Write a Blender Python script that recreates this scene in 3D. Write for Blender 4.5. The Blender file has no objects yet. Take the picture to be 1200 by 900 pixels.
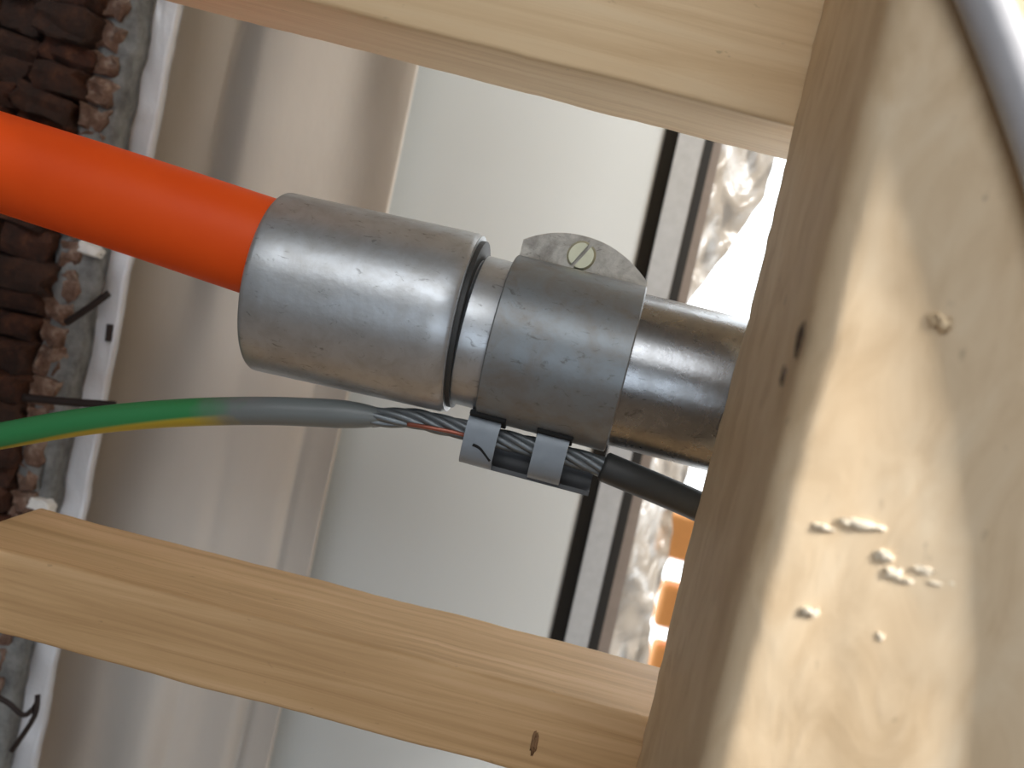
import bpy, bmesh, math, random
from mathutils import Vector, Matrix, noise

random.seed(7)
SC = bpy.context.scene
COL = SC.collection

# ---------------------------------------------------------------- camera
W, H, FPX = 1200.0, 900.0, 1250.0
YAW, PITCH, ROLL = math.radians(4.5), math.radians(4.1), math.radians(13.3)
CAM = Vector((0.0, 0.0, 1.5))
F = Vector((-math.sin(YAW) * math.cos(PITCH), math.cos(YAW) * math.cos(PITCH), -math.sin(PITCH)))
R0 = Vector((math.cos(YAW), math.sin(YAW), 0.0))
U0 = R0.cross(F)
RR = R0 * math.cos(ROLL) + U0 * math.sin(ROLL)
UU = -R0 * math.sin(ROLL) + U0 * math.cos(ROLL)
cd = bpy.data.cameras.new('camera')
cam = bpy.data.objects.new('camera', cd)
COL.objects.link(cam)
cam.matrix_world = Matrix((
    (RR.x, UU.x, -F.x, CAM.x), (RR.y, UU.y, -F.y, CAM.y), (RR.z, UU.z, -F.z, CAM.z), (0, 0, 0, 1)))
cd.sensor_width = 36.0
cd.lens = 36.0 * FPX / W
cd.clip_start = 0.01
cd.dof.use_dof = True
cd.dof.focus_distance = 0.25
cd.dof.aperture_fstop = 17.0
SC.camera = cam

# ---------------------------------------------------------------- light
world = bpy.data.worlds.new('overcast_sky')
SC.world = world
world.use_nodes = True
bg = world.node_tree.nodes['Background']
bg.inputs[0].default_value = (0.93, 0.97, 1.0, 1)
bg.inputs[1].default_value = 2.8


def area(name, loc, target, sx, sy, power, col):
    l = bpy.data.lights.new(name, 'AREA')
    l.shape = 'RECTANGLE'
    l.size, l.size_y, l.energy, l.color = sx, sy, power, col
    o = bpy.data.objects.new(name, l)
    COL.objects.link(o)
    o.location = loc
    o.rotation_euler = (Vector(target) - Vector(loc)).to_track_quat('-Z', 'Y').to_euler()
    return o


area('window_light', (1.42, -0.40, 2.60), (0.08, 0.2, 1.5), 0.32, 0.32, 155.0, (1.0, 0.97, 0.935))
area('skylight', (-0.15, -1.0, 2.35), (0.0, 0.25, 1.5), 1.0, 0.7, 8.6, (0.95, 0.97, 1.0))
area('low_fill_light', (0.3, -1.7, 1.2), (0.0, 0.25, 1.5), 1.3, 0.8, 7.0, (0.78, 0.88, 1.0))  # added cool fill from low in front; no doorway is built

SC.view_settings.view_transform = 'Standard'
SC.view_settings.look = 'None'
SC.view_settings.exposure = 0.0
SC.view_settings.gamma = 1.0
SC.view_settings.use_curve_mapping = False


# ---------------------------------------------------------------- helpers
def P(px, py, Y):
    """the world point on the vertical plane y=Y that the photograph shows at pixel (px, py)"""
    d = F + RR * ((px - W / 2) / FPX) + UU * ((H / 2 - py) / FPX)
    return CAM + d * (Y / d.y)


def px2m(p, n):
    return n * (p - CAM).dot(F) / FPX


def link_mesh(name, bm, mat, parent=None, smooth=False):
    me = bpy.data.meshes.new(name)
    bmesh.ops.recalc_face_normals(bm, faces=bm.faces)
    bm.to_mesh(me)
    bm.free()
    if smooth:
        for p in me.polygons:
            p.use_smooth = True
    me.materials.append(mat)
    o = bpy.data.objects.new(name, me)
    COL.objects.link(o)
    if parent:
        o.parent = parent
    return o


def tag(o, label=None, cat=None, group=None, kind=None):
    if label: o['label'] = label
    if cat: o['category'] = cat
    if group: o['group'] = group
    if kind: o['kind'] = kind
    return o


def empty(name, loc=(0, 0, 0)):
    o = bpy.data.objects.new(name, None)
    o.empty_display_size = 0.01
    COL.objects.link(o)
    o.location = loc
    return o


def child_of(o, root):
    """parent keeping the world coordinates baked in the mesh"""
    o.parent = root
    o.matrix_parent_inverse = Matrix.Translation(root.location).inverted()
    return o


def auto_smooth(o, deg=35):
    me = o.data
    for p in me.polygons:
        p.use_smooth = True
    bm = bmesh.new()
    bm.from_mesh(me)
    for e in bm.edges:
        if len(e.link_faces) == 2 and e.calc_face_angle(0) > math.radians(deg):
            e.smooth = False
    bm.to_mesh(me)
    bm.free()


def box_bm(lo, hi, bevel=0.0, seg=3):
    bm = bmesh.new()
    bmesh.ops.create_cube(bm, size=1)
    for v in bm.verts:
        for i in range(3):
            v.co[i] = lo[i] if v.co[i] < 0 else hi[i]
    if bevel:
        bmesh.ops.bevel(bm, geom=list(bm.edges), offset=bevel, segments=seg, profile=0.5, affect='EDGES')
    return bm


def frame(origin, xdir, hint):
    """matrix whose local x runs along xdir and local z close to hint"""
    x = xdir.normalized()
    y = hint.cross(x).normalized()
    z = x.cross(y)
    return Matrix(((x.x, y.x, z.x, origin.x), (x.y, y.y, z.y, origin.y), (x.z, y.z, z.z, origin.z), (0, 0, 0, 1)))


def catmull(pts, sub=8):
    out = []
    n = len(pts)
    for i in range(n - 1):
        p0, p1, p2, p3 = pts[max(i - 1, 0)], pts[i], pts[i + 1], pts[min(i + 2, n - 1)]
        for k in range(sub):
            t = k / sub
            out.append(0.5 * ((2 * p1) + (p2 - p0) * t + (2 * p0 - 5 * p1 + 4 * p2 - p3) * t * t
                              + (3 * p1 - p0 - 3 * p2 + p3) * t ** 3))
    out.append(pts[-1].copy())
    return out


def tube_bm(path, rad, n=24, caps=True, squash=None):
    """sweep a circle; uv.x = metres along, uv.y = turn 0..1 (0 at the top, growing towards the camera)"""
    bm = bmesh.new()
    uv = bm.loops.layers.uv.new('UVMap')
    m = len(path)
    rads = rad if isinstance(rad, (list, tuple)) else [rad] * m
    s = [0.0]
    for i in range(1, m):
        s.append(s[-1] + (path[i] - path[i - 1]).length)
    rings = []
    for i in range(m):
        t = (path[min(i + 1, m - 1)] - path[max(i - 1, 0)]).normalized()
        up = Vector((0, 0, 1)) if abs(t.z) < 0.9 else Vector((1, 0, 0))
        a = (up - t * up.dot(t)).normalized()
        b = t.cross(a)
        if b.y > 0:
            b = -b
        ring = []
        for k in range(n):
            ph = 2 * math.pi * k / n
            ring.append(bm.verts.new(path[i] + (a * math.cos(ph) + b * math.sin(ph)) * rads[i]))
        rings.append(ring)
    for i in range(m - 1):
        for k in range(n):
            k2 = (k + 1) % n
            f = bm.faces.new((rings[i][k], rings[i][k2], rings[i + 1][k2], rings[i + 1][k]))
            vals = ((s[i], k / n), (s[i], (k + 1) / n), (s[i + 1], (k + 1) / n), (s[i + 1], k / n))
            for lp, q in zip(f.loops, vals):
                lp[uv].uv = q
    if caps:
        bm.faces.new(rings[0])
        bm.faces.new(rings[-1])
    return bm


def lathe_bm(A, B, prof, n=72):
    """prof: (distance from A along A->B in metres, radius)"""
    ax = (B - A).normalized()
    a = (Vector((0, 0, 1)) - ax * ax.z).normalized()
    b = ax.cross(a)
    bm = bmesh.new()
    rings = []
    for d, r in prof:
        c = A + ax * d
        rings.append([bm.verts.new(c + (a * math.cos(2 * math.pi * k / n) + b * math.sin(2 * math.pi * k / n)) * r)
                      for k in range(n)])
    for i in range(len(rings) - 1):
        for k in range(n):
            k2 = (k + 1) % n
            bm.faces.new((rings[i][k], rings[i][k2], rings[i + 1][k2], rings[i + 1][k]))
    return bm


def strip_bm(path, thick, xdir, width):
    """a bent sheet-metal strip: path is its centre line, width runs along xdir"""
    bm = bmesh.new()
    xd = xdir.normalized()
    rows = []
    m = len(path)
    for i in range(m):
        t = (path[min(i + 1, m - 1)] - path[max(i - 1, 0)]).normalized()
        nn = t.cross(xd).normalized()
        rows.append([bm.verts.new(path[i] + xd * sx * width / 2 + nn * sn * thick / 2)
                     for sx, sn in ((-1, -1), (1, -1), (1, 1), (-1, 1))])
    for i in range(m - 1):
        for k in range(4):
            k2 = (k + 1) % 4
            bm.faces.new((rows[i][k], rows[i][k2], rows[i + 1][k2], rows[i + 1][k]))
    bm.faces.new(rows[0])
    bm.faces.new(rows[-1])
    return bm


# ---------------------------------------------------------------- materials
class N:
    def __init__(self, name):
        self.m = bpy.data.materials.new(name)
        self.m.use_nodes = True
        self.t = self.m.node_tree
        self.b = self.t.nodes['Principled BSDF']
        self.out = self.t.nodes['Material Output']

    def node(self, kind, **kw):
        n = self.t.nodes.new(kind)
        for k, v in kw.items():
            setattr(n, k, v)
        return n

    def link(self, a, b):
        self.t.links.new(a, b)

    def coords(self, scale, src='Object', rot=(0, 0, 0)):
        tc = self.node('ShaderNodeTexCoord')
        mp = self.node('ShaderNodeMapping')
        mp.inputs['Scale'].default_value = scale
        mp.inputs['Rotation'].default_value = rot
        self.link(tc.outputs[src], mp.inputs[0])
        return mp.outputs[0]

    def noise(self, vec, scale=1.0, detail=4, rough=0.55, dist=0.0):
        n = self.node('ShaderNodeTexNoise')
        n.inputs['Scale'].default_value = scale
        n.inputs['Detail'].default_value = detail
        n.inputs['Roughness'].default_value = rough
        n.inputs['Distortion'].default_value = dist
        self.link(vec, n.inputs['Vector'])
        return n.outputs['Fac']

    def ramp(self, fac, stops):
        r = self.node('ShaderNodeValToRGB')
        e = r.color_ramp.elements
        while len(e) < len(stops):
            e.new(0.5)
        for q, (p, c) in zip(e, stops):
            q.position = p
            q.color = (c[0], c[1], c[2], 1) if len(c) == 3 else c
        self.link(fac, r.inputs[0])
        return r.outputs[0]

    def mix(self, fac, a, b, mode='MIX'):
        n = self.node('ShaderNodeMix', data_type='RGBA', blend_type=mode)
        for sock, v in ((n.inputs[0], fac), (n.inputs[6], a), (n.inputs[7], b)):
            if hasattr(v, 'is_output'):
                self.link(v, sock)
            elif isinstance(v, (int, float)):
                sock.default_value = v
            else:
                sock.default_value = (*v, 1)
        return n.outputs[2]

    def bump(self, fac, strength, dist):
        b = self.node('ShaderNodeBump')
        b.inputs['Strength'].default_value = strength
        b.inputs['Distance'].default_value = dist
        self.link(fac, b.inputs['Height'])
        self.link(b.outputs[0], self.b.inputs['Normal'])
        return b

    def set(self, **kw):
        for k, v in kw.items():
            s = self.b.inputs[k.replace('_', ' ')]
            if hasattr(v, 'is_output'):
                self.link(v, s)
            elif isinstance(v, tuple) and len(v) == 3:
                s.default_value = (*v, 1)
            else:
                s.default_value = v
        return self.m


def plain(name, col, rough=0.6, metal=0.0):
    n = N(name)
    v = n.noise(n.coords((300, 300, 300)), 1.0, 3)
    c = n.mix(v, tuple(x * 0.85 for x in col), tuple(min(1, x * 1.15) for x in col))
    return n.set(Base_Color=c, Roughness=rough, Metallic=metal)


def wood(name, dark, mid, light, grain=300.0, bump=0.25, blotch=0.35, along=9):
    n = N(name)
    vec = n.coords((along, grain, grain))
    g = n.noise(vec, 1.0, 5, 0.6, 0.8)
    c = n.ramp(g, [(0.28, dark), (0.5, mid), (0.74, light)])
    big = n.noise(n.coords((18, 70, 70)), 1.0, 3, 0.5, 0.3)
    c2 = n.mix(n.ramp(big, [(0.35, (0, 0, 0)), (0.7, (blotch,) * 3)]), c, dark)
    speck = n.noise(n.coords((220, 420, 420)), 1.0, 3)
    c3 = n.mix(n.ramp(speck, [(0.68, (0, 0, 0)), (0.78, (0.5,) * 3)]), c2, tuple(x * 0.5 for x in dark))
    n.bump(g, bump, 0.0008)
    return n.set(Base_Color=c3, Roughness=0.62)


M = {}
M['batten'] = wood('batten_pine', (0.46, 0.27, 0.115), (0.63, 0.395, 0.19), (0.76, 0.51, 0.28), 260)
M['batten_lit'] = wood('lit_pale_batten_pine', (0.72, 0.50, 0.27), (0.86, 0.64, 0.38), (0.92, 0.72, 0.46), 200, 0.2)  # paler pine, brightened further for the window light on the upper batten
M['stud'] = wood('stud_pine', (0.60, 0.43, 0.25), (0.74, 0.57, 0.37), (0.82, 0.67, 0.47), 90, 0.35, 0.3, 45)
M['chip'] = plain('fresh_wood', (0.84, 0.74, 0.58), 0.7)
M['knot'] = plain('brown_knot', (0.24, 0.13, 0.06), 0.8)
M['bump'] = plain('pale_knot', (0.74, 0.57, 0.36), 0.6)
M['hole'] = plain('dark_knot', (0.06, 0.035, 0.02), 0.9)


def metal(name, base, rough, metallic, dirt, dirt_amt, bump=0.15):
    n = N(name)
    a = n.noise(n.coords((150, 150, 150)), 1.0, 6, 0.65, 0.4)
    c = n.mix(n.ramp(a, [(0.4, (0, 0, 0)), (0.75, (dirt_amt,) * 3)]), base, dirt)
    s = n.noise(n.coords((260, 520, 520), rot=(0, 0.2, 0.5)), 1.0, 4, 0.7, 1.0)
    c = n.mix(n.ramp(s, [(0.60, (0, 0, 0)), (0.70, (0.55,) * 3)]), c, tuple(x * 0.35 for x in dirt))
    r = n.node('ShaderNodeMapRange')
    r.inputs['To Min'].default_value = rough - 0.08
    r.inputs['To Max'].default_value = rough + 0.12
    n.link(a, r.inputs['Value'])
    n.bump(n.noise(n.coords((220, 300, 300)), 1.0, 4, 0.6), bump, 0.0006)
    return n.set(Base_Color=c, Roughness=r.outputs[0], Metallic=metallic)


M['zinc'] = metal('galvanised_steel', (0.52, 0.545, 0.565), 0.37, 0.72, (0.33, 0.31, 0.28), 0.6)
M['zinc_dark'] = metal('dull_steel', (0.36, 0.37, 0.38), 0.26, 0.94, (0.16, 0.15, 0.13), 0.5, 0.12)
M['band'] = metal('grey_clamp_metal', (0.25, 0.275, 0.29), 0.42, 0.5, (0.22, 0.185, 0.15), 0.8, 0.12)
M['lug'] = metal('pitted_pale_metal', (0.55, 0.52, 0.46), 0.5, 0.3, (0.14, 0.12, 0.10), 0.9, 0.4)
M['brass'] = plain('pale_brass', (0.60, 0.58, 0.42), 0.4, 0.6)
M['tab'] = plain('grey_tab_metal', (0.25, 0.28, 0.31), 0.5, 0.3)
M['tray'] = plain('shaded_tray_metal', (0.07, 0.072, 0.075), 0.5, 0.3)  # grey metal coloured dark for the shade inside the tray
M['slot'] = plain('open_slot_dark', (0.01, 0.01, 0.01), 0.9)
M['strand'] = metal('grey_strand', (0.20, 0.22, 0.23), 0.42, 0.6, (0.10, 0.10, 0.10), 0.4, 0.05)
M['copper'] = plain('bare_copper', (0.36, 0.12, 0.08), 0.4, 0.6)
M['sleeve'] = plain('black_sleeve', (0.035, 0.036, 0.035), 0.55)

n = N('orange_plastic')
v = n.noise(n.coords((60, 60, 60)), 1.0, 4)
n.bump(n.noise(n.coords((900, 900, 900)), 1.0, 2), 0.08, 0.0003)
M['orange'] = n.set(Base_Color=n.mix(v, (0.86, 0.08, 0.006), (0.95, 0.11, 0.010)), Roughness=0.5, Specular_IOR_Level=0.3)

n = N('green_yellow_insulation')
tc = n.node('ShaderNodeTexCoord')
sp = n.node('ShaderNodeSeparateXYZ')
n.link(tc.outputs['UV'], sp.inputs[0])
ad = n.node('ShaderNodeMath', operation='MULTIPLY_ADD')       # slow twist of the stripe
n.link(sp.outputs[0], ad.inputs[0]); ad.inputs[1].default_value = 2.0
of = n.node('ShaderNodeMath', operation='ADD')
n.link(sp.outputs[1], of.inputs[0]); of.inputs[1].default_value = 0.90
n.link(of.outputs[0], ad.inputs[2])
fr = n.node('ShaderNodeMath', operation='FRACT')
n.link(ad.outputs[0], fr.inputs[0])
stripe = n.ramp(fr.outputs[0], [(0.0, (0.5, 0.5, 0.5)), (0.02, (0, 0, 0)), (0.38, (0, 0, 0)), (0.42, (1, 1, 1)), (0.98, (1, 1, 1)), (1.0, (0.5, 0.5, 0.5))])
gy = n.mix(stripe, (0.035, 0.235, 0.075), (0.48, 0.36, 0.035))
wob = n.noise(n.coords((160, 160, 160)), 1.0, 3)
am = n.node('ShaderNodeMath', operation='MULTIPLY_ADD')
n.link(wob, am.inputs[0]); am.inputs[1].default_value = 0.012
n.link(sp.outputs[0], am.inputs[2])
mr = n.node('ShaderNodeMapRange')
mr.inputs['From Min'].default_value = 0.097 + 0.006
mr.inputs['From Max'].default_value = 0.109 + 0.006
n.link(am.outputs[0], mr.inputs['Value'])
M['gy'] = n.set(Base_Color=n.mix(mr.outputs[0], gy, (0.17, 0.185, 0.18)), Roughness=0.42)

n = N('curtain_cloth')
v = n.noise(n.coords((40, 20, 12)), 1.0, 4, 0.6)
n.bump(n.noise(n.coords((60, 60, 25)), 1.0, 4, 0.6), 0.25, 0.002)
M['curtain'] = n.set(Base_Color=n.mix(v, (0.64, 0.605, 0.555), (0.74, 0.705, 0.655)), Roughness=0.8)
M['panel'] = N('white_laminate').set(Base_Color=(0.53, 0.565, 0.575), Roughness=0.4)
M['rubber'] = plain('black_seal', (0.008, 0.008, 0.008), 0.6)
M['alu'] = plain('grey_frame_profile', (0.40, 0.42, 0.44), 0.35, 0.2)
M['taupe'] = plain('brown_grey_edge', (0.19, 0.16, 0.14), 0.5)

n = N('brick_clay')
v = n.noise(n.coords((90, 90, 90)), 1.0, 6, 0.7)
w = n.noise(n.coords((260, 260, 260)), 1.0, 4, 0.7)
oi = n.node('ShaderNodeObjectInfo')
c = n.ramp(v, [(0.3, (0.010, 0.005, 0.003)), (0.5, (0.048, 0.015, 0.007)), (0.8, (0.19, 0.07, 0.028))])
c = n.mix(oi.outputs['Random'], c, n.mix(0.55, c, (0.03, 0.02, 0.015)))
n.bump(w, 0.8, 0.002)
M['brick'] = n.set(Base_Color=c, Roughness=0.9)
n = N('brick_broken_edge')
v = n.noise(n.coords((160, 160, 160)), 1.0, 6, 0.7)
n.bump(v, 0.8, 0.002)
M['brick_edge'] = n.set(Base_Color=n.ramp(v, [(0.3, (0.08, 0.04, 0.025)), (0.5, (0.20, 0.12, 0.085)), (0.75, (0.50, 0.40, 0.32))]), Roughness=0.9)
n = N('grey_mortar')
v = n.noise(n.coords((120, 120, 120)), 1.0, 6, 0.7)
n.bump(v, 0.7, 0.002)
M['mortar'] = n.set(Base_Color=n.ramp(v, [(0.3, (0.10, 0.10, 0.10)), (0.7, (0.30, 0.31, 0.30))]), Roughness=0.9)
n = N('pale_foil_strip')
v = n.noise(n.coords((90, 90, 60)), 1.0, 4, 0.6)
n.bump(v, 0.5, 0.002)
M['strip'] = n.set(Base_Color=(0.74, 0.76, 0.80), Roughness=0.42, Metallic=0.2)
M['nail'] = plain('rusty_black_nail', (0.03, 0.02, 0.018), 0.6, 0.3)
M['dab'] = plain('dab_white', (0.80, 0.79, 0.75), 0.8)
M['cable'] = plain('pale_grey_cable', (0.47, 0.47, 0.49), 0.5)
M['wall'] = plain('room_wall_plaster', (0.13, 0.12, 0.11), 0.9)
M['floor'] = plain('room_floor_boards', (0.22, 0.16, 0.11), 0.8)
M['orange_barrier'] = plain('orange_barrier_plastic', (0.85, 0.36, 0.10), 0.6)
M['post'] = plain('weathered_post', (0.35, 0.33, 0.29), 0.8)

n = N('crumpled_polythene')
tr = n.node('ShaderNodeBsdfTransparent')
tr.inputs[0].default_value = (0.94, 0.93, 0.90, 1)
tl = n.node('ShaderNodeBsdfTranslucent')
tl.inputs[0].default_value = (0.62, 0.56, 0.48, 1)
v = n.noise(n.coords((45, 45, 22)), 1.0, 5, 0.65, 1.4)
mx = n.node('ShaderNodeMixShader')
n.link(n.ramp(v, [(0.33, (0.30,) * 3), (0.48, (0.05,) * 3), (0.7, (0.0,) * 3)]), mx.inputs[0])
df = n.node('ShaderNodeAddShader')
n.b.inputs['Base Color'].default_value = (0.28, 0.245, 0.20, 1)
n.b.inputs['Roughness'].default_value = 0.22
m2 = n.node('ShaderNodeMixShader')
m2.inputs[0].default_value = 0.10
n.link(n.b.outputs[0], m2.inputs[1]); n.link(tl.outputs[0], m2.inputs[2])
n.link(m2.outputs[0], mx.inputs[1]); n.link(tr.outputs[0], mx.inputs[2])
n.link(mx.outputs[0], n.out.inputs[0])
n.bump(v, 0.6, 0.003)
n.t.nodes.remove(df)
M['poly'] = n.m

# ---------------------------------------------------------------- depths of the layers
Y_PIPE = 0.250
Y_BF, Y_BB = 0.232, 0.272          # battens, front and back
Y_SF, Y_SB = 0.153, 0.2315         # stud, front and back
Y_PANEL = 0.450
Y_CURT = 0.432
Y_PIER = 0.360

# ---------------------------------------------------------------- the setting (room shell)
X0, X1, YB, YF, Z0, Z1 = -1.5, 1.6, -2.0, 0.50, 0.0, 2.6


def shell(name, lo, hi, mat):
    return tag(link_mesh(name, box_bm(lo, hi), mat), kind='structure')


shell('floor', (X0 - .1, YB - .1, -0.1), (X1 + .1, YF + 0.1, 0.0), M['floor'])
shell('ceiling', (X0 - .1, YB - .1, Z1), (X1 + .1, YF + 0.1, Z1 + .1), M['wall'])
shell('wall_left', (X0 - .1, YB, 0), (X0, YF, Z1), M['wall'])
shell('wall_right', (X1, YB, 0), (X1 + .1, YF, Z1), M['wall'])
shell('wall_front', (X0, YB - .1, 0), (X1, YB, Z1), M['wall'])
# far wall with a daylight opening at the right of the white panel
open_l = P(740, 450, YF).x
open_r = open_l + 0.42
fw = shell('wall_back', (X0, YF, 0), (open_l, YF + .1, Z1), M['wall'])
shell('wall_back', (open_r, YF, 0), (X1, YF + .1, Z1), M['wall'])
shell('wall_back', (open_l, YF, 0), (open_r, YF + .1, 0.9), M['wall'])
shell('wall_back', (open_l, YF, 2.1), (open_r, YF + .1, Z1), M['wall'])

# unseen stud added at the right to shade the curtain; the battens run on to it
ns = link_mesh('shade_stud', box_bm((0.232, 0.16, 0.0), (0.29, 0.2315, 2.6), 0.002, 2), M['batten'])
child_of(ns, bpy.data.objects['wall_right'])

# ---------------------------------------------------------------- white panel, its seals and frame
def quad_slab(name, pts, depth, mat, parent=None):
    """pts: four corners on the front plane; thickness goes away from the camera (+y)"""
    bm = bmesh.new()
    fr_ = [bm.verts.new(p) for p in pts]
    bk = [bm.verts.new(p + Vector((0, depth, 0))) for p in pts]
    bm.faces.new(fr_)
    bm.faces.new(bk[::-1])
    for i in range(4):
        j = (i + 1) % 4
        bm.faces.new((fr_[i], fr_[j], bk[j], bk[i]))
    return link_mesh(name, bm, mat, parent)


def vline(xa, ya, xb, yb, y):
    return xa + (xb - xa) * (y - ya) / (yb - ya)


def vstrip(name, l, r, Y, depth, mat, root, y0=-260, y1=1160):
    pts = [P(vline(*l, y0), y0, Y), P(vline(*r, y0), y0 + 20, Y), P(vline(*r, y1), y1 + 20, Y), P(vline(*l, y1), y1, Y)]
    zt = max(p.z for p in pts); zb = min(p.z for p in pts)
    pts[0].z = pts[1].z = zt
    pts[2].z = pts[3].z = zb
    o = quad_slab(name, pts, depth, mat)
    return child_of(o, root) if root else o


L_blackL = (783, 140, 646, 740)
L_blackR = (800, 140, 664, 742)
L_greyR = (830, 150, 691, 750)
L_black2R = (836, 150, 698, 752)
L_edgeR = (845, 155, 712, 752)
door = empty('panel_door', P(600, 1100, Y_PANEL))
tag(door, 'smooth white flat panel behind the fittings, edged with black seals and a grey frame', 'panel')
vstrip('panel', (380, 140, 240, 740), L_blackL, Y_PANEL, 0.018, M['panel'], door)
vstrip('seal', L_blackL, L_blackR, Y_PANEL - 0.0005, 0.012, M['rubber'], door)
vstrip('frame_profile', L_blackR, L_greyR, Y_PANEL - 0.004, 0.024, M['alu'], door)
vstrip('seal', L_greyR, L_black2R, Y_PANEL - 0.0042, 0.012, M['rubber'], door)
vstrip('frame_edge', L_black2R, L_edgeR, Y_PANEL - 0.002, 0.02, M['taupe'], door)

# ---------------------------------------------------------------- curtain
def prof_at(x, pts):
    for (a_, p_), (b_, q_) in zip(pts, pts[1:]):
        if x <= b_:
            t = max(0.0, (x - a_) / (b_ - a_))
            t = t * t * (3 - 2 * t)
            return p_ + (q_ - p_) * t
    return pts[-1][1]


def curtain():
    bm = bmesh.new()
    nx, nz = 150, 90
    L, R = (165, 0, 35, 600), (497, 75, 320, 900)
    folds = [(-0.2, 1.3), (0.10, 1.0), (0.37, 0.0), (0.51, 1.25), (0.78, 0.15), (1.04, 1.5), (1.3, 1.6)]
    rows = []
    for j in range(nz + 1):
        y = -240 + 1400 * j / nz
        a = P(vline(*L, y), y, Y_CURT)
        b = P(vline(*R, y), y, Y_CURT)
        row = []
        for i in range(nx + 1):
            s = i / nx
            p = a.lerp(b, s)
            q = j / nz
            sw = s + 0.018 * math.sin(5.0 * q + 1.0) + 0.012 * noise.noise(Vector((s * 4, q * 5, 7.7)))
            d = prof_at(sw, folds)
            gq = math.exp(-((q - 0.52) / 0.13) ** 2) * (1 - max(0.0, (s - 0.75) / 0.25))
            d += (0.75 - d) * 0.85 * gq
            if q > 0.45:
                kk = min(1, (q - 0.45) * 3)
                d += kk * 0.22 * math.sin(s * 29 + 4 * q)
                d -= kk * 0.9 * math.exp(-((sw - 0.86) / 0.022) ** 2)
                d -= kk * 0.4 * math.exp(-((sw - 0.62) / 0.03) ** 2)
            d += 0.5 * noise.noise(Vector((s * 5, q * 6, 1.3)))
            p = p + Vector((0, -0.0058 * d, 0))
            row.append(bm.verts.new(p))
        rows.append(row)
    for j in range(nz):
        for i in range(nx):
            bm.faces.new((rows[j][i], rows[j][i + 1], rows[j + 1][i + 1], rows[j + 1][i]))
    o = link_mesh('curtain', bm, M['curtain'], smooth=True)
    md = o.modifiers.new('thickness', 'SOLIDIFY')
    md.thickness = 0.0012
    return o


tag(curtain(), 'creased cream cloth hanging in folds left of the white panel', 'curtain')

# ---------------------------------------------------------------- brick pier at the left
pier = empty('brick_pier', P(0, 1150, Y_PIER))
tag(pier, 'dark rough brick pier at the left edge with grey mortar and a pale strip', 'brick pier')


def edge_x(y):        # right edge of the brick in the photograph
    return vline(152, 0, 40, 590, y)


zt, zb = P(150, -200, Y_PIER).z, P(0, 1100, Y_PIER).z
a, b = P(edge_x(-200), -200, Y_PIER), P(edge_x(1100), 1100, Y_PIER)
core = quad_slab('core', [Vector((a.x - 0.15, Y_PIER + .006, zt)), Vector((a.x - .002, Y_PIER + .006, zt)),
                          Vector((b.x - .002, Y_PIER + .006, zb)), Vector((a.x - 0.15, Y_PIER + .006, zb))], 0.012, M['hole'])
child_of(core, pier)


def lump(name, c, hx, hy, hz, mat, seed, rough=0.22):
    bm = bmesh.new()
    bmesh.ops.create_cube(bm, size=2)
    bmesh.ops.subdivide_edges(bm, edges=list(bm.edges), cuts=2, use_grid_fill=True)
    bmesh.ops.bevel(bm, geom=[e for e in bm.edges if e.calc_face_angle(0) > 0.5], offset=0.14, segments=1, affect='EDGES')
    for v in bm.verts:
        nn = noise.noise_vector(v.co * 1.1 + Vector((seed * 7.3, seed * 1.7, seed)))
        v.co += nn * rough * 1.6 + noise.noise_vector(v.co * 3.3 + Vector((seed, 0, 0))) * rough * 0.8
        v.co = Vector((v.co.x * hx, v.co.y * hy, v.co.z * hz))
    o = link_mesh(name, bm, mat)
    auto_smooth(o, 30)
    o.location = c
    o.rotation_euler = (0, math.radians(random.uniform(-2, 9)), math.radians(random.uniform(-6, 6)))
    return child_of_loc(o, pier)


def child_of_loc(o, root):
    o.parent = root
    o.location = o.location - root.location
    return o


z = zt
k = 0
while z > zb:
    h = random.uniform(0.0082, 0.0112)
    f = (z - zt) / (zb - zt)
    xe = a.x + (b.x - a.x) * f
    lump('brick_edge', Vector((xe - 0.003, Y_PIER + 0.002, z - h / 2)), random.uniform(0.0035, 0.0055), 0.006, h * 0.46, M['brick_edge'], k * 3.1, 0.34)
    x = xe - 0.005 - random.uniform(0, 0.003)
    while x > xe - 0.085:
        w = random.uniform(0.014, 0.034)
        lump('brick', Vector((x - w / 2, Y_PIER + random.uniform(-.003, .003), z - h / 2)), w * 0.47, 0.010, h * 0.53,
             M['brick'], k + x * 91)
        x -= w
    z -= h
    k += 1


def rough_strip(name, dx0, dx1, Y, mat, seed, amp, root, thick=0.01):
    bm = bmesh.new()
    nz = 140
    rows = []
    for j in range(nz + 1):
        f = j / nz
        y = -220 + 1330 * f
        pl, pr = P(edge_x(y) + dx0, y, Y), P(edge_x(y) + dx1, y, Y)
        row = []
        for i in range(7):
            p = pl.lerp(pr, i / 6)
            nv = noise.noise_vector(p * 70 + Vector((seed, 0, 0))) + 0.5 * noise.noise_vector(p * 210)
            p = p + Vector((nv.x * amp * 0.5 if i in (0, 6) else 0, nv.y * amp, 0))
            row.append(bm.verts.new(p))
        rows.append(row)
    for j in range(nz):
        for i in range(6):
            bm.faces.new((rows[j][i], rows[j][i + 1], rows[j + 1][i + 1], rows[j + 1][i]))
    o = link_mesh(name, bm, mat, smooth=True)
    md = o.modifiers.new('thickness', 'SOLIDIFY')
    md.thickness = thick
    return child_of(o, root)


tag(rough_strip('mortar', -8, 32, Y_PIER + 0.008, M['mortar'], 3, 0.0022, pier), 'grey mortar along the brick edge')
tag(rough_strip('edge_strip', 30, 64, Y_PIER + 0.012, M['strip'], 9, 0.0012, pier, 0.003), 'pale shiny strip beside the mortar')

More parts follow.
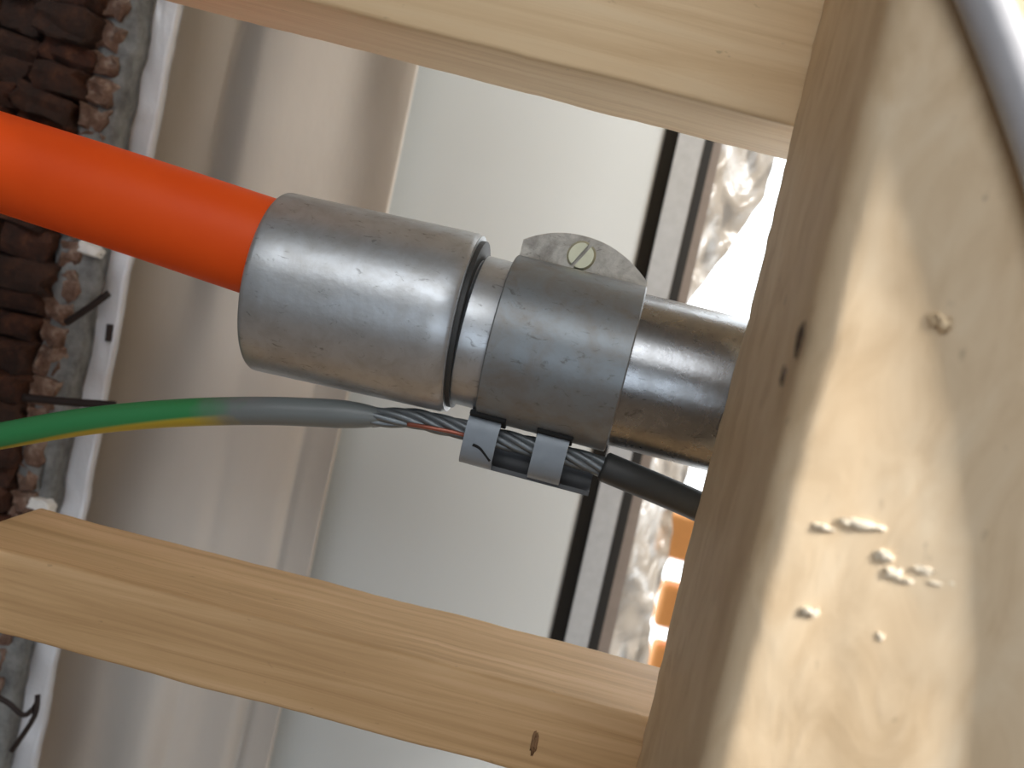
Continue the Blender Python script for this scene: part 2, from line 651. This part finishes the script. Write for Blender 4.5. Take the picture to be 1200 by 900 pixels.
def small_tube(name, pts, r, mat, root=None):
    path = catmull(pts, 6)
    o = link_mesh(name, tube_bm(path, r, 12), mat, smooth=True)
    return child_of(o, root) if root else o


o = small_tube('nail', [P(78, 378, .345), P(104, 361, .343), P(127, 344, .342)], 0.0012, M['nail'])
tag(o, 'dark nail slanting out of the brick just below the orange pipe', 'nail')
o = small_tube('nail', [P(28, 466, .338), P(80, 471, .338), P(135, 475, .339)], 0.0014, M['nail'])
tag(o, 'dark nail lying level just above the green and yellow cable', 'nail')
o = small_tube('wire_tie', [P(-12, 812, .335), P(10, 824, .336), P(28, 838, .337), P(42, 826, .337), P(44, 815, .337),
                            P(40, 840, .337), P(14, 880, .338)], 0.0009, M['nail'])
tag(o, 'bent black wire end at the bottom left below the lower batten', 'wire')
o = lump('white_dab', P(112, 293, Y_PIER) + Vector((0, -.003, 0)), 0.0035, 0.003, 0.002, M['dab'], 5)  # white lump put in for a small glint of light
o = lump('white_dab', P(55, 590, Y_PIER) + Vector((0, -.003, 0)), 0.004, 0.003, 0.002, M['dab'], 8)
tag(small_tube('gouge', [P(129, 380, .368), P(127, 400, .368)], 0.0012, M['nail'], pier), 'black slit in the pale strip')

# ---------------------------------------------------------------- polythene sheet in the opening, orange barrier outside
def sheet():
    bm = bmesh.new()
    right = [(-250, 985), (165, 917), (230, 897), (262, 876), (300, 850), (335, 822), (360, 803), (400, 806), (470, 820), (545, 812),
             (600, 792), (660, 784), (700, 768), (780, 760), (1150, 680)]
    def rx(y):
        for (ya, xa), (yb, xb) in zip(right, right[1:]):
            if y <= yb:
                return xa + (xb - xa) * (y - ya) / (yb - ya)
        return right[-1][1]
    nx, nz = 60, 220
    rows = []
    for j in range(nz + 1):
        y = -250 + 1400 * j / nz
        yy = y
        pl = P(vline(846, 155, 708, 752, y), y, Y_PANEL + 0.006)
        pr = P(rx(y) + 3 * noise.noise(Vector((y * 0.05, 0, 0))), y, Y_PANEL + 0.012)
        row = []
        for i in range(nx + 1):
            p = pl.lerp(pr, i / nx)
            q = p * 30
            r1 = 1 - abs(noise.noise(Vector((q.x * 1.6, 0.3, q.z * 0.9)))) * 2
            r2 = 1 - abs(noise.noise(Vector((q.x * 4.1, 4.3, q.z * 2.7)))) * 2
            p = p + Vector((0, 0.007 * r1 + 0.003 * r2, 0))
            row.append(bm.verts.new(p))
        rows.append(row)
    for j in range(nz):
        for i in range(nx):
            bm.faces.new((rows[j][i], rows[j][i + 1], rows[j + 1][i + 1], rows[j + 1][i]))
    return link_mesh('plastic_sheet', bm, M['poly'], smooth=True)


tag(sheet(), 'crumpled see-through plastic sheet between the grey frame and the daylight', 'plastic sheet')

bar = empty('barrier', P(800, 1000, 1.0))
tag(bar, 'orange plastic barrier outside, seen through the gap beside the pine stud', 'barrier')
for (xa, ya, xb, yb) in ((780, 598, 920, 655), (777, 683, 920, 738), (766, 754, 920, 800)):
    pa, pb = P(xa, ya, 1.0), P(xb, yb, 1.0)
    bmx = box_bm((pa.x, 1.0, P(xa, yb, 1.0).z), (pa.x + 0.35, 1.03, pa.z), 0.006, 3)
    child_of(link_mesh('rail', bmx, M['orange_barrier']), bar)
pa = P(793, 700, 1.0)
child_of(link_mesh('upright', box_bm((pa.x + .004, 0.965, pa.z - .35), (pa.x + .034, 0.998, pa.z + .045), 0.004), M['post']), bar)

# ---------------------------------------------------------------- timber
def board(name, A, B, hgt, dep, mat, up_from_top, bevel=0.0012, warp=0.00035, seg=3):
    """A,B: points on the FRONT edge line (top edge if up_from_top else bottom edge) of the board"""
    d = B - A
    mw = frame(A, d, Vector((0, 0, 1)))
    L = d.length
    z0, z1 = (-hgt, 0.0) if up_from_top else (0.0, hgt)
    bm = box_bm((0, 0, z0), (L, dep, z1))
    bmesh.ops.subdivide_edges(bm, edges=[e for e in bm.edges if abs((e.verts[0].co - e.verts[1].co).x) > L * .5],
                              cuts=120, use_grid_fill=True)
    es = [e for e in bm.edges if e.is_manifold and e.calc_face_angle(0) > 0.5]
    bmesh.ops.bevel(bm, geom=es, offset=bevel, segments=seg, profile=0.5, affect='EDGES')
    for v in bm.verts:
        q = v.co * 55 + Vector((A.x * 50, 0, A.z * 50))
        v.co += noise.noise_vector(q) * warp + noise.noise_vector(v.co * 240) * warp * 0.35
    o = link_mesh(name, bm, mat)
    o.matrix_world = mw
    auto_smooth(o, 50)
    return o


# frame(): local y points away from the camera when local x runs right and z up
A = P(-60, 628, Y_BF); B = P(960, 893, Y_BF); B = A + (B - A) * 2.0
o = board('wooden_batten', A, B, px2m(P(500, 800, Y_BF), 103), Y_BB - Y_BF, M['batten'], True)
tag(o, 'lower pine batten crossing under the green cable', 'batten', 'pine battens behind the stud')
lower = o
A = P(-60, -105, Y_BF); B = P(1080, 185, Y_BF); B = A + (B - A) * 2.0
o = board('wooden_batten', A, B, 0.150, Y_BB - Y_BF, M['batten_lit'], False)
tag(o, 'upper pine batten crossing above the steel coupling', 'batten', 'pine battens behind the stud')
upper = o

# knots on the lower batten face
def knot(px, py, Y, rx_, rz_, root, mat, name='knot', ry=0.0008):
    bm = bmesh.new()
    bmesh.ops.create_icosphere(bm, subdivisions=3, radius=1)
    for v in bm.verts:
        q = noise.noise_vector(v.co * 1.3 + Vector((px, py, 0))) + 0.6 * noise.noise_vector(v.co * 3.4 + Vector((py, px, 0)))
        v.co = Vector(((v.co.x + q.x * .5) * rx_, v.co.y * ry, (v.co.z + q.z * .9 + q.y * v.co.x) * rz_))
    o = link_mesh(name, bm, mat, smooth=True)
    p = P(px, py, Y)
    o.parent = root
    o.matrix_parent_inverse = root.matrix_world.inverted()
    o.location = p
    return o


# the stud (right), nearest piece of timber
def stud():
    # front-left arris and back-left arris lines taken from the photograph
    fl0, fl1 = P(1047, 0, Y_SF), P(822, 900, Y_SF)
    bl0, bl1 = P(968, 0, Y_SB), P(745, 900, Y_SB)
    def ext(p, q, za, zb_):
        f = lambda z: p + (q - p) * ((z - p.z) / (q.z - p.z))
        return f(za), f(zb_)
    zt_, zb_ = CAM.z + 0.22, CAM.z - 0.22
    nz = 150
    bm = bmesh.new()
    wid = 0.075
    # cross-section walk: back-left, left face, rounded arris, front face, rounded arris, right face
    rows = []
    for j in range(nz + 1):
        zz = zt_ + (zb_ - zt_) * j / nz
        pf, _ = ext(fl0, fl1, zz, zz)
        pb, _ = ext(bl0, bl1, zz, zz)
        sec = []
        r = 0.0045
        r2 = 0.0045
        left = [pb.lerp(pf, t) for t in [i / 10 for i in range(11)]]
        dirn = (pf - pb).normalized()
        pf_in = pf - dirn * r
        for i in range(11):
            sec.append((pb.lerp(pf_in, i / 10), 'l'))
        for i in range(1, 9):
            a_ = math.pi / 2 * i / 8
            sec.append((pf_in + Vector((1, 0, 0)) * r * (1 - math.cos(a_)) + dirn * r * math.sin(a_), 'a'))
        fr0 = sec[-1][0]
        for i in range(1, 36):
            s = i / 35
            sec.append((fr0 + Vector((wid * s, 0, 0)), 'f'))
        fr1 = sec[-1][0]
        for i in range(1, 7):
            a_ = math.pi / 2 * i / 6
            sec.append((fr1 + Vector((r2 * math.sin(a_), r2 * (1 - math.cos(a_)), 0)), 'a'))
        sec.append((Vector((sec[-1][0].x, pb.y, zz)), 'b'))
        row = []
        for p, tg in sec:
            q = p * 45
            n1 = noise.noise(Vector((q.x, q.y, q.z * 0.35)))
            n2 = noise.noise(p * 190)
            n3 = noise.noise(p * 460)
            d = 0.0009 * n1 + 0.00032 * n2 + 0.00016 * n3
            off = Vector((-d, 0, 0)) if tg == 'l' else (Vector((-d * .7, -d * .7, 0)) if tg == 'a' else Vector((0, -d, 0)))
            if tg == 'b':
                off = Vector((0, 0, 0))
            row.append(bm.verts.new(p + off - Vector((0, 0, CAM.z - 0.22)) * 0))
        rows.append(row)
    m = len(rows[0])
    for j in range(nz):
        for i in range(m):
            i2 = (i + 1) % m
            bm.faces.new((rows[j][i], rows[j][i2], rows[j + 1][i2], rows[j + 1][i]))
    bm.faces.new(rows[0]); bm.faces.new(rows[-1])
    # swap axes so that local x runs along the stud (for the grain)
    mw = Matrix(((0, 0, 1, fl0.x), (0, 1, 0, 0), (-1, 0, 0, CAM.z), (0, 0, 0, 1)))   # local x -> -z world
    inv = mw.inverted()
    bmesh.ops.transform(bm, matrix=inv, verts=bm.verts)
    o = link_mesh('timber_stud', bm, M['stud'])
    o.matrix_world = mw
    auto_smooth(o, 50)
    return o


st = tag(stud(), 'pale rough pine stud filling the right side, nearest to the camera', 'timber stud')
bpy.context.view_layer.update()
knot(626, 872, Y_BF, 0.0007, 0.0022, lower, M['knot'], 'knot', 0.0003)
for (x, y, rx_, rz_) in ((937, 398, 0.0004, 0.0024), (1007, 186, 0.0006, 0.0006), (918, 440, 0.0003, 0.0012)):
    knot(x, y, Y_SF + 0.0030, rx_, rz_, st, M['hole'], 'nail_hole', 0.0009)
for (x, y, rx_, rz_) in ((1010, 615, 0.0028, 0.0006), (990, 611, 0.0010, 0.0005), (1026, 618, 0.0016, 0.0004), (1096, 683, 0.0013, 0.0003), (1062, 680, 0.0011, 0.0004), (1115, 684, 0.0009, 0.0003), (1036, 652, 0.0014, 0.0008), (1047, 672, 0.0015, 0.0007),
                         (1082, 668, 0.0019, 0.0006), (948, 717, 0.0013, 0.0006), (965, 618, 0.0016, 0.0004), (1032, 745, 0.0007, 0.0006)):
    knot(x, y, Y_SF + 0.0001, rx_, rz_, st, M['chip'], 'splinter', 0.0006)

knot(1100, 378, Y_SF + 0.0002, 0.0017, 0.0012, st, M['bump'], 'knot', 0.0009)

# ---------------------------------------------------------------- orange pipe
orad = px2m(P(200, 260, Y_PIPE), 59)
path = catmull([P(-260, 112, .262), P(-120, 152, .258), P(0, 190, .255), P(160, 241, .252), P(305, 289, .2505), P(395, 318, .250)], 10)
op = link_mesh('orange_pipe', tube_bm(path, orad, 64), M['orange'], smooth=True)
auto_smooth(op)
tag(op, 'smooth bright orange plastic pipe entering the steel coupling from the left', 'pipe')

# ---------------------------------------------------------------- steel conduit: coupling, locking ring, pipe
cA, cB = P(318, 330, Y_PIPE), P(546, 380, Y_PIPE)
pA, pB = P(530, 381, Y_PIPE), P(785, 446, Y_PIPE)
steel = empty('steel_conduit', cA)
tag(steel, 'grey galvanised steel conduit with a wide coupling, running behind the pine stud', 'conduit')
R = px2m(cA, 106)
L = (cB - cA).length
e = 0.0015
ri = R * 0.86
prof = [(0.004, ri), (0.0, ri), (0.0, R - e)] + \
       [(e - e * math.cos(t), R - e + e * math.sin(t)) for t in (math.pi / 8, math.pi / 4, 3 * math.pi / 8, math.pi / 2)] + \
       [(L * k_ / 8, R * (1 - 0.012 * k_ / 8)) for k_ in range(1, 8)] + \
       [(L - 0.0012, R * 0.988), (L - 0.0003, R * 0.988 - 0.0006), (L, R * 0.97), (L, R * 0.80), (L - 0.004, R * 0.80)]
c = link_mesh('coupling', lathe_bm(cA, cB, prof, 96), M['zinc'])
auto_smooth(c, 40); child_of(c, steel); tag(c, 'wide bright galvanised coupling')
cd_ = (cB - cA).normalized()
c = link_mesh('groove_shade', lathe_bm(cA, cB, [(L - 0.003, R * 0.6), (L - 0.003, R * 0.92), (L + 0.0011, R * 0.92), (L + 0.0011, R * 0.6)], 96), M['sleeve'])  # black ring paints the shade of the groove beside the coupling
auto_smooth(c, 40); child_of(c, steel); tag(c, 'dark ring standing for the shaded groove at the mouth of the coupling')
pl = px2m(pA, 88.5)
pr_ = px2m(pB, 91.5)
pd = (pB - pA).normalized()
pEnd = pA + pd * 0.12
LL = (P(722, 430, Y_PIPE) - pA).length
prof = [(-0.004, 0.002), (-0.004, pl * .93), (0.0040, pl * 0.93), (0.0048, pl)]
ring_end = (P(590, 397, Y_PIPE) - pA).length
prof += [(ring_end - 0.0006, pl), (ring_end, pl * 0.985), (ring_end + 0.0001, pl * 0.94), (ring_end + 0.001, pl * 0.94)]
c = link_mesh('locking_ring', lathe_bm(pA, pEnd, prof, 96), M['zinc'])
auto_smooth(c, 40); child_of(c, steel)
prof = [(ring_end + 0.001, pl * 0.9), (ring_end + 0.001, pr_), (LL, pr_), (0.07, pr_), (0.12, pr_), (0.12, pr_ * 0.88), (0.05, pr_ * 0.88)]
c = link_mesh('steel_pipe', lathe_bm(pA, pEnd, prof, 96), M['zinc_dark'])
auto_smooth(c, 40); child_of(c, steel); tag(c, 'smooth darker steel pipe')

# ---------------------------------------------------------------- earthing clamp
clamp = empty('earth_clamp', P(640, 520, Y_PIPE))
tag(clamp, 'grey metal earthing clamp band strapped round the steel conduit with two wire tabs', 'clamp')
b0 = (P(584, 394, Y_PIPE) - pA).length
b1 = (P(733, 433, Y_PIPE) - pA).length
rb = px2m(P(655, 412, Y_PIPE), 99)
ctr = P(655, 412, Y_PIPE)
prof = [(b0, pr_ + 0.0002), (b0, rb - 0.0003), (b0 + 0.0003, rb)] + [(b0 + (b1 - b0) * t / 6, rb) for t in range(1, 6)] + \
       [(b1 - 0.0003, rb), (b1, rb - 0.0003), (b1, pr_ + 0.0002), (b0, pr_ + 0.0002)]
c = link_mesh('band', lathe_bm(pA, pEnd, prof, 96), M['band'])
auto_smooth(c, 40); child_of(c, clamp)

# pitted half-round lug standing on the band
upv = (Vector((0, 0, 1)) - pd * pd.z).normalized()
outv = upv.cross(pd).normalized()
if outv.y > 0:
    outv = -outv                              # towards the camera
top = pA + pd * ((b0 + b1) / 2) + upv * (rb * 0.93) - outv * 0.0035
half = (b1 - b0) / 2 * 1.0
bm = bmesh.new()
arc = []
hh = px2m(ctr, 47)
for i in range(25):
    t = -1 + 2 * i / 24
    hz = hh * (1 - (abs(t + 0.12) / 1.12) ** 2.2) * 0.75 + hh * 0.25 * (1 if abs(t) < 1 else 1)
    arc.append(top + pd * half * t + upv * hz)
arc = [top - pd * half] + arc + [top + pd * half]
th = outv * 0.0015
fr_ = [bm.verts.new(p + th) for p in arc]
bk = [bm.verts.new(p - th) for p in arc]
bm.faces.new(fr_); bm.faces.new(bk[::-1])
for i in range(len(arc)):
    j = (i + 1) % len(arc)
    bm.faces.new((fr_[i], fr_[j], bk[j], bk[i]))
lug = link_mesh('lug', bm, M['lug'])
child_of(lug, clamp); tag(lug, 'pitted half-round metal lug')
# slotted screw in the lug
sc = P(681, 299, Y_PIPE)
scp = sc + outv * 0.0
scp = top + pd * ((sc - top).dot(pd)) + upv * ((sc - top).dot(upv)) + th
def screw(side):
    bm = bmesh.new()
    rad = px2m(sc, 17)
    pts = []
    a0 = math.radians(62 if side > 0 else 242) - math.pi / 2
    ang = math.radians(62)
    n_ = 14
    sl = Vector((math.cos(ang), math.sin(ang)))           # slot direction
    pn = Vector((sl.y, -sl.x)) * side
    for i in range(n_ + 1):
        t = -math.pi / 2 + math.pi * i / n_
        v = sl * math.sin(t) * rad + pn * (math.cos(t) * rad * 0.85 + 0.0005)
        pts.append(scp + pd * v.x + upv * v.y)
    a_ = [bm.verts.new(p) for p in pts]
    b_ = [bm.verts.new(p.lerp(scp, 0.15) + outv * 0.0011) for p in pts]
    bm.faces.new(a_); bm.faces.new(b_[::-1])
    for i in range(len(pts)):
        j = (i + 1) % len(pts)
        bm.faces.new((a_[i], a_[j], b_[j], b_[i]))
    return bm
bmA = screw(1)
bmB = screw(-1)
me_tmp = bpy.data.meshes.new('tmp'); bmB.to_mesh(me_tmp); bmB.free()
bmA.from_mesh(me_tmp); bpy.data.meshes.remove(me_tmp)
s_ = link_mesh('screw', bmA, M['brass'])
s_.parent = lug
s_.matrix_parent_inverse = (lug.matrix_parent_inverse @ Matrix.Identity(4)) if False else Matrix.Identity(4)
tag(s_, 'pale slotted screw head')

# ---------------------------------------------------------------- earth cable
Yw = 0.2465
pts = [P(-150, 540, .262), P(-70, 524, .258), P(0, 511, .254), P(100, 494, .251), P(200, 484.5, .249), P(300, 481.5, Yw), P(380, 484, Yw), P(446, 489, Yw)]
path = catmull(pts, 10)
cable = empty('earth_cable', P(0, 511, .254))
tag(cable, 'green and yellow earth cable turning grey, stripped and gripped under the clamp', 'cable')
rc = px2m(P(300, 482, Yw), 16.8)
m_ = len(path)
rads = [rc * (1.0 if i < m_ - 9 else 1.0 - 0.42 * ((i - (m_ - 9)) / 8) ** 1.5) for i in range(m_)]
c = link_mesh('insulation', tube_bm(path, rads, 36), M['gy'], smooth=True)
child_of(c, cable); tag(c, 'green insulation with yellow stripe, sprayed grey at its right end')
# total uv length used by the grey overspray
core = catmull([P(436, 489, Yw), P(480, 490, Yw), P(520, 498, Yw), P(565, 509, Yw), P(640, 528, Yw), P(690, 542, Yw), P(728, 555, Yw)], 16)
sr = px2m(core[0], 4.6)
hr = px2m(core[0], 7.6)
cum = [0.0]
for i in range(1, len(core)):
    cum.append(cum[-1] + (core[i] - core[i - 1]).length)
for q in range(7):
    pp = []
    for i, p in enumerate(core):
        t = (core[min(i + 1, len(core) - 1)] - core[max(i - 1, 0)]).normalized()
        a_ = (Vector((0, 0, 1)) - t * t.z).normalized()
        b_ = t.cross(a_)
        if q == 6:
            pp.append(p.copy())
        else:
            ph = 2 * math.pi * (q / 6 + cum[i] / 0.034)
            ff = 1.0 + 0.10 * noise.noise(Vector((q * 3.1, cum[i] * 90, 0)))
            pp.append(p + (a_ * math.cos(ph) + b_ * math.sin(ph)) * hr * ff)
    o = link_mesh('strand', tube_bm(pp, sr, 10), M['strand'], smooth=True)
    child_of(o, cable)
o = small_tube('copper_strand', [P(478, 497, Yw - .002), P(500, 500.5, Yw - .003), P(530, 506, Yw - .003), P(552, 512, Yw - .002)], sr * 0.55, M['copper'], cable)
tag(o, 'thin reddish copper strand')
sl = catmull([P(706, 546, Yw), P(740, 560, Yw), P(790, 581, Yw + .002), P(840, 603, Yw + .004), P(900, 628, Yw + .006)], 8)
rs = px2m(sl[0], 18)
o = link_mesh('sleeve', tube_bm(sl, [rs * 0.85] + [rs] * (len(sl) - 1), 28), M['sleeve'])
auto_smooth(o, 50); child_of(o, cable); tag(o, 'black sleeve at the right end')

# tabs that fold over the strands, the tray below them, the dark slots above
def tab(px, py, wpx, dz_extra=0.0):
    c0 = P(px, py, Yw)
    sec = [(-0.0005, 0.0058), (-0.0034, 0.0050), (-0.0050, 0.0030), (-0.0053, 0.0), (-0.0050, -0.0030), (-0.0040, -0.0052 - dz_extra),
           (-0.0020, -0.0062 - dz_extra), (0.0010, -0.0064 - dz_extra)]
    pth = catmull([c0 + upv * z_ + outv * (-y_) for y_, z_ in sec], 4)
    o = link_mesh('tab', strip_bm(pth, 0.0011, pd, px2m(c0, wpx)), M['tab'])
    auto_smooth(o, 40)
    return child_of(o, clamp)


t1 = tab(566, 512, 38)
sp1 = small_tube('crease_shade', [P(554, 521, Yw - .0058), P(563, 526, Yw - .0056), P(574, 540, Yw - .0050)], 0.00035, M['slot'])  # thin black tube paints the shade in the tab's fold crease
sp1.parent = t1
sp1.matrix_parent_inverse = Matrix.Identity(4)
tab(645, 530, 38)
for px, py in ((575, 489), (651, 508)):
    c0 = P(px, py, Y_PIPE)
    pc = pA + pd * (c0 - pA).dot(pd)
    dn = (-upv * 0.93 + outv * 0.36).normalized()
    mw = Matrix.Translation(pc + dn * (rb + 0.0001))
    bm = box_bm((-px2m(c0, 20), -0.0032, -0.0006), (px2m(c0, 22), 0.0026, 0.0006), 0.0002, 1)
    rot = Matrix(((pd.x, (dn.cross(pd)).x, dn.x, 0), (pd.y, (dn.cross(pd)).y, dn.y, 0), (pd.z, (dn.cross(pd)).z, dn.z, 0), (0, 0, 0, 1)))
    bmesh.ops.transform(bm, matrix=mw @ rot, verts=bm.verts)
    child_of(link_mesh('slot', bm, M['slot']), clamp)
tA, tB = P(556, 521, Yw), P(695, 558, Yw)
mid = (tA + tB) / 2
sec = [(0.0035, 0.0035), (0.0040, 0.0), (0.0030, -0.0030), (0.0008, -0.0042), (-0.0018, -0.0040)]
pth = catmull([mid + upv * z_ + outv * (-y_) for y_, z_ in sec], 5)
o = link_mesh('tray', strip_bm(pth, 0.0011, (tB - tA), (tB - tA).length), M['tray'])
auto_smooth(o, 40); child_of(o, clamp); tag(o, 'curved tray under the strands, coloured dark for its inner shade')

# ---------------------------------------------------------------- blurred grey cable close to the lens
YH = 0.1492
pts = [P(1068, -200, YH), P(1112, -90, YH), P(1155, 5, YH), P(1196, 110, YH), P(1236, 230, YH), P(1280, 400, YH), P(1295, 640, YH), P(1285, 1000, YH)]
o = link_mesh('grey_hose', tube_bm(catmull(pts, 10), px2m(P(1150, 0, YH), 29), 32), M['cable'], smooth=True)
tag(o, 'blurred pale grey hose passing close to the camera at the top right', 'hose')
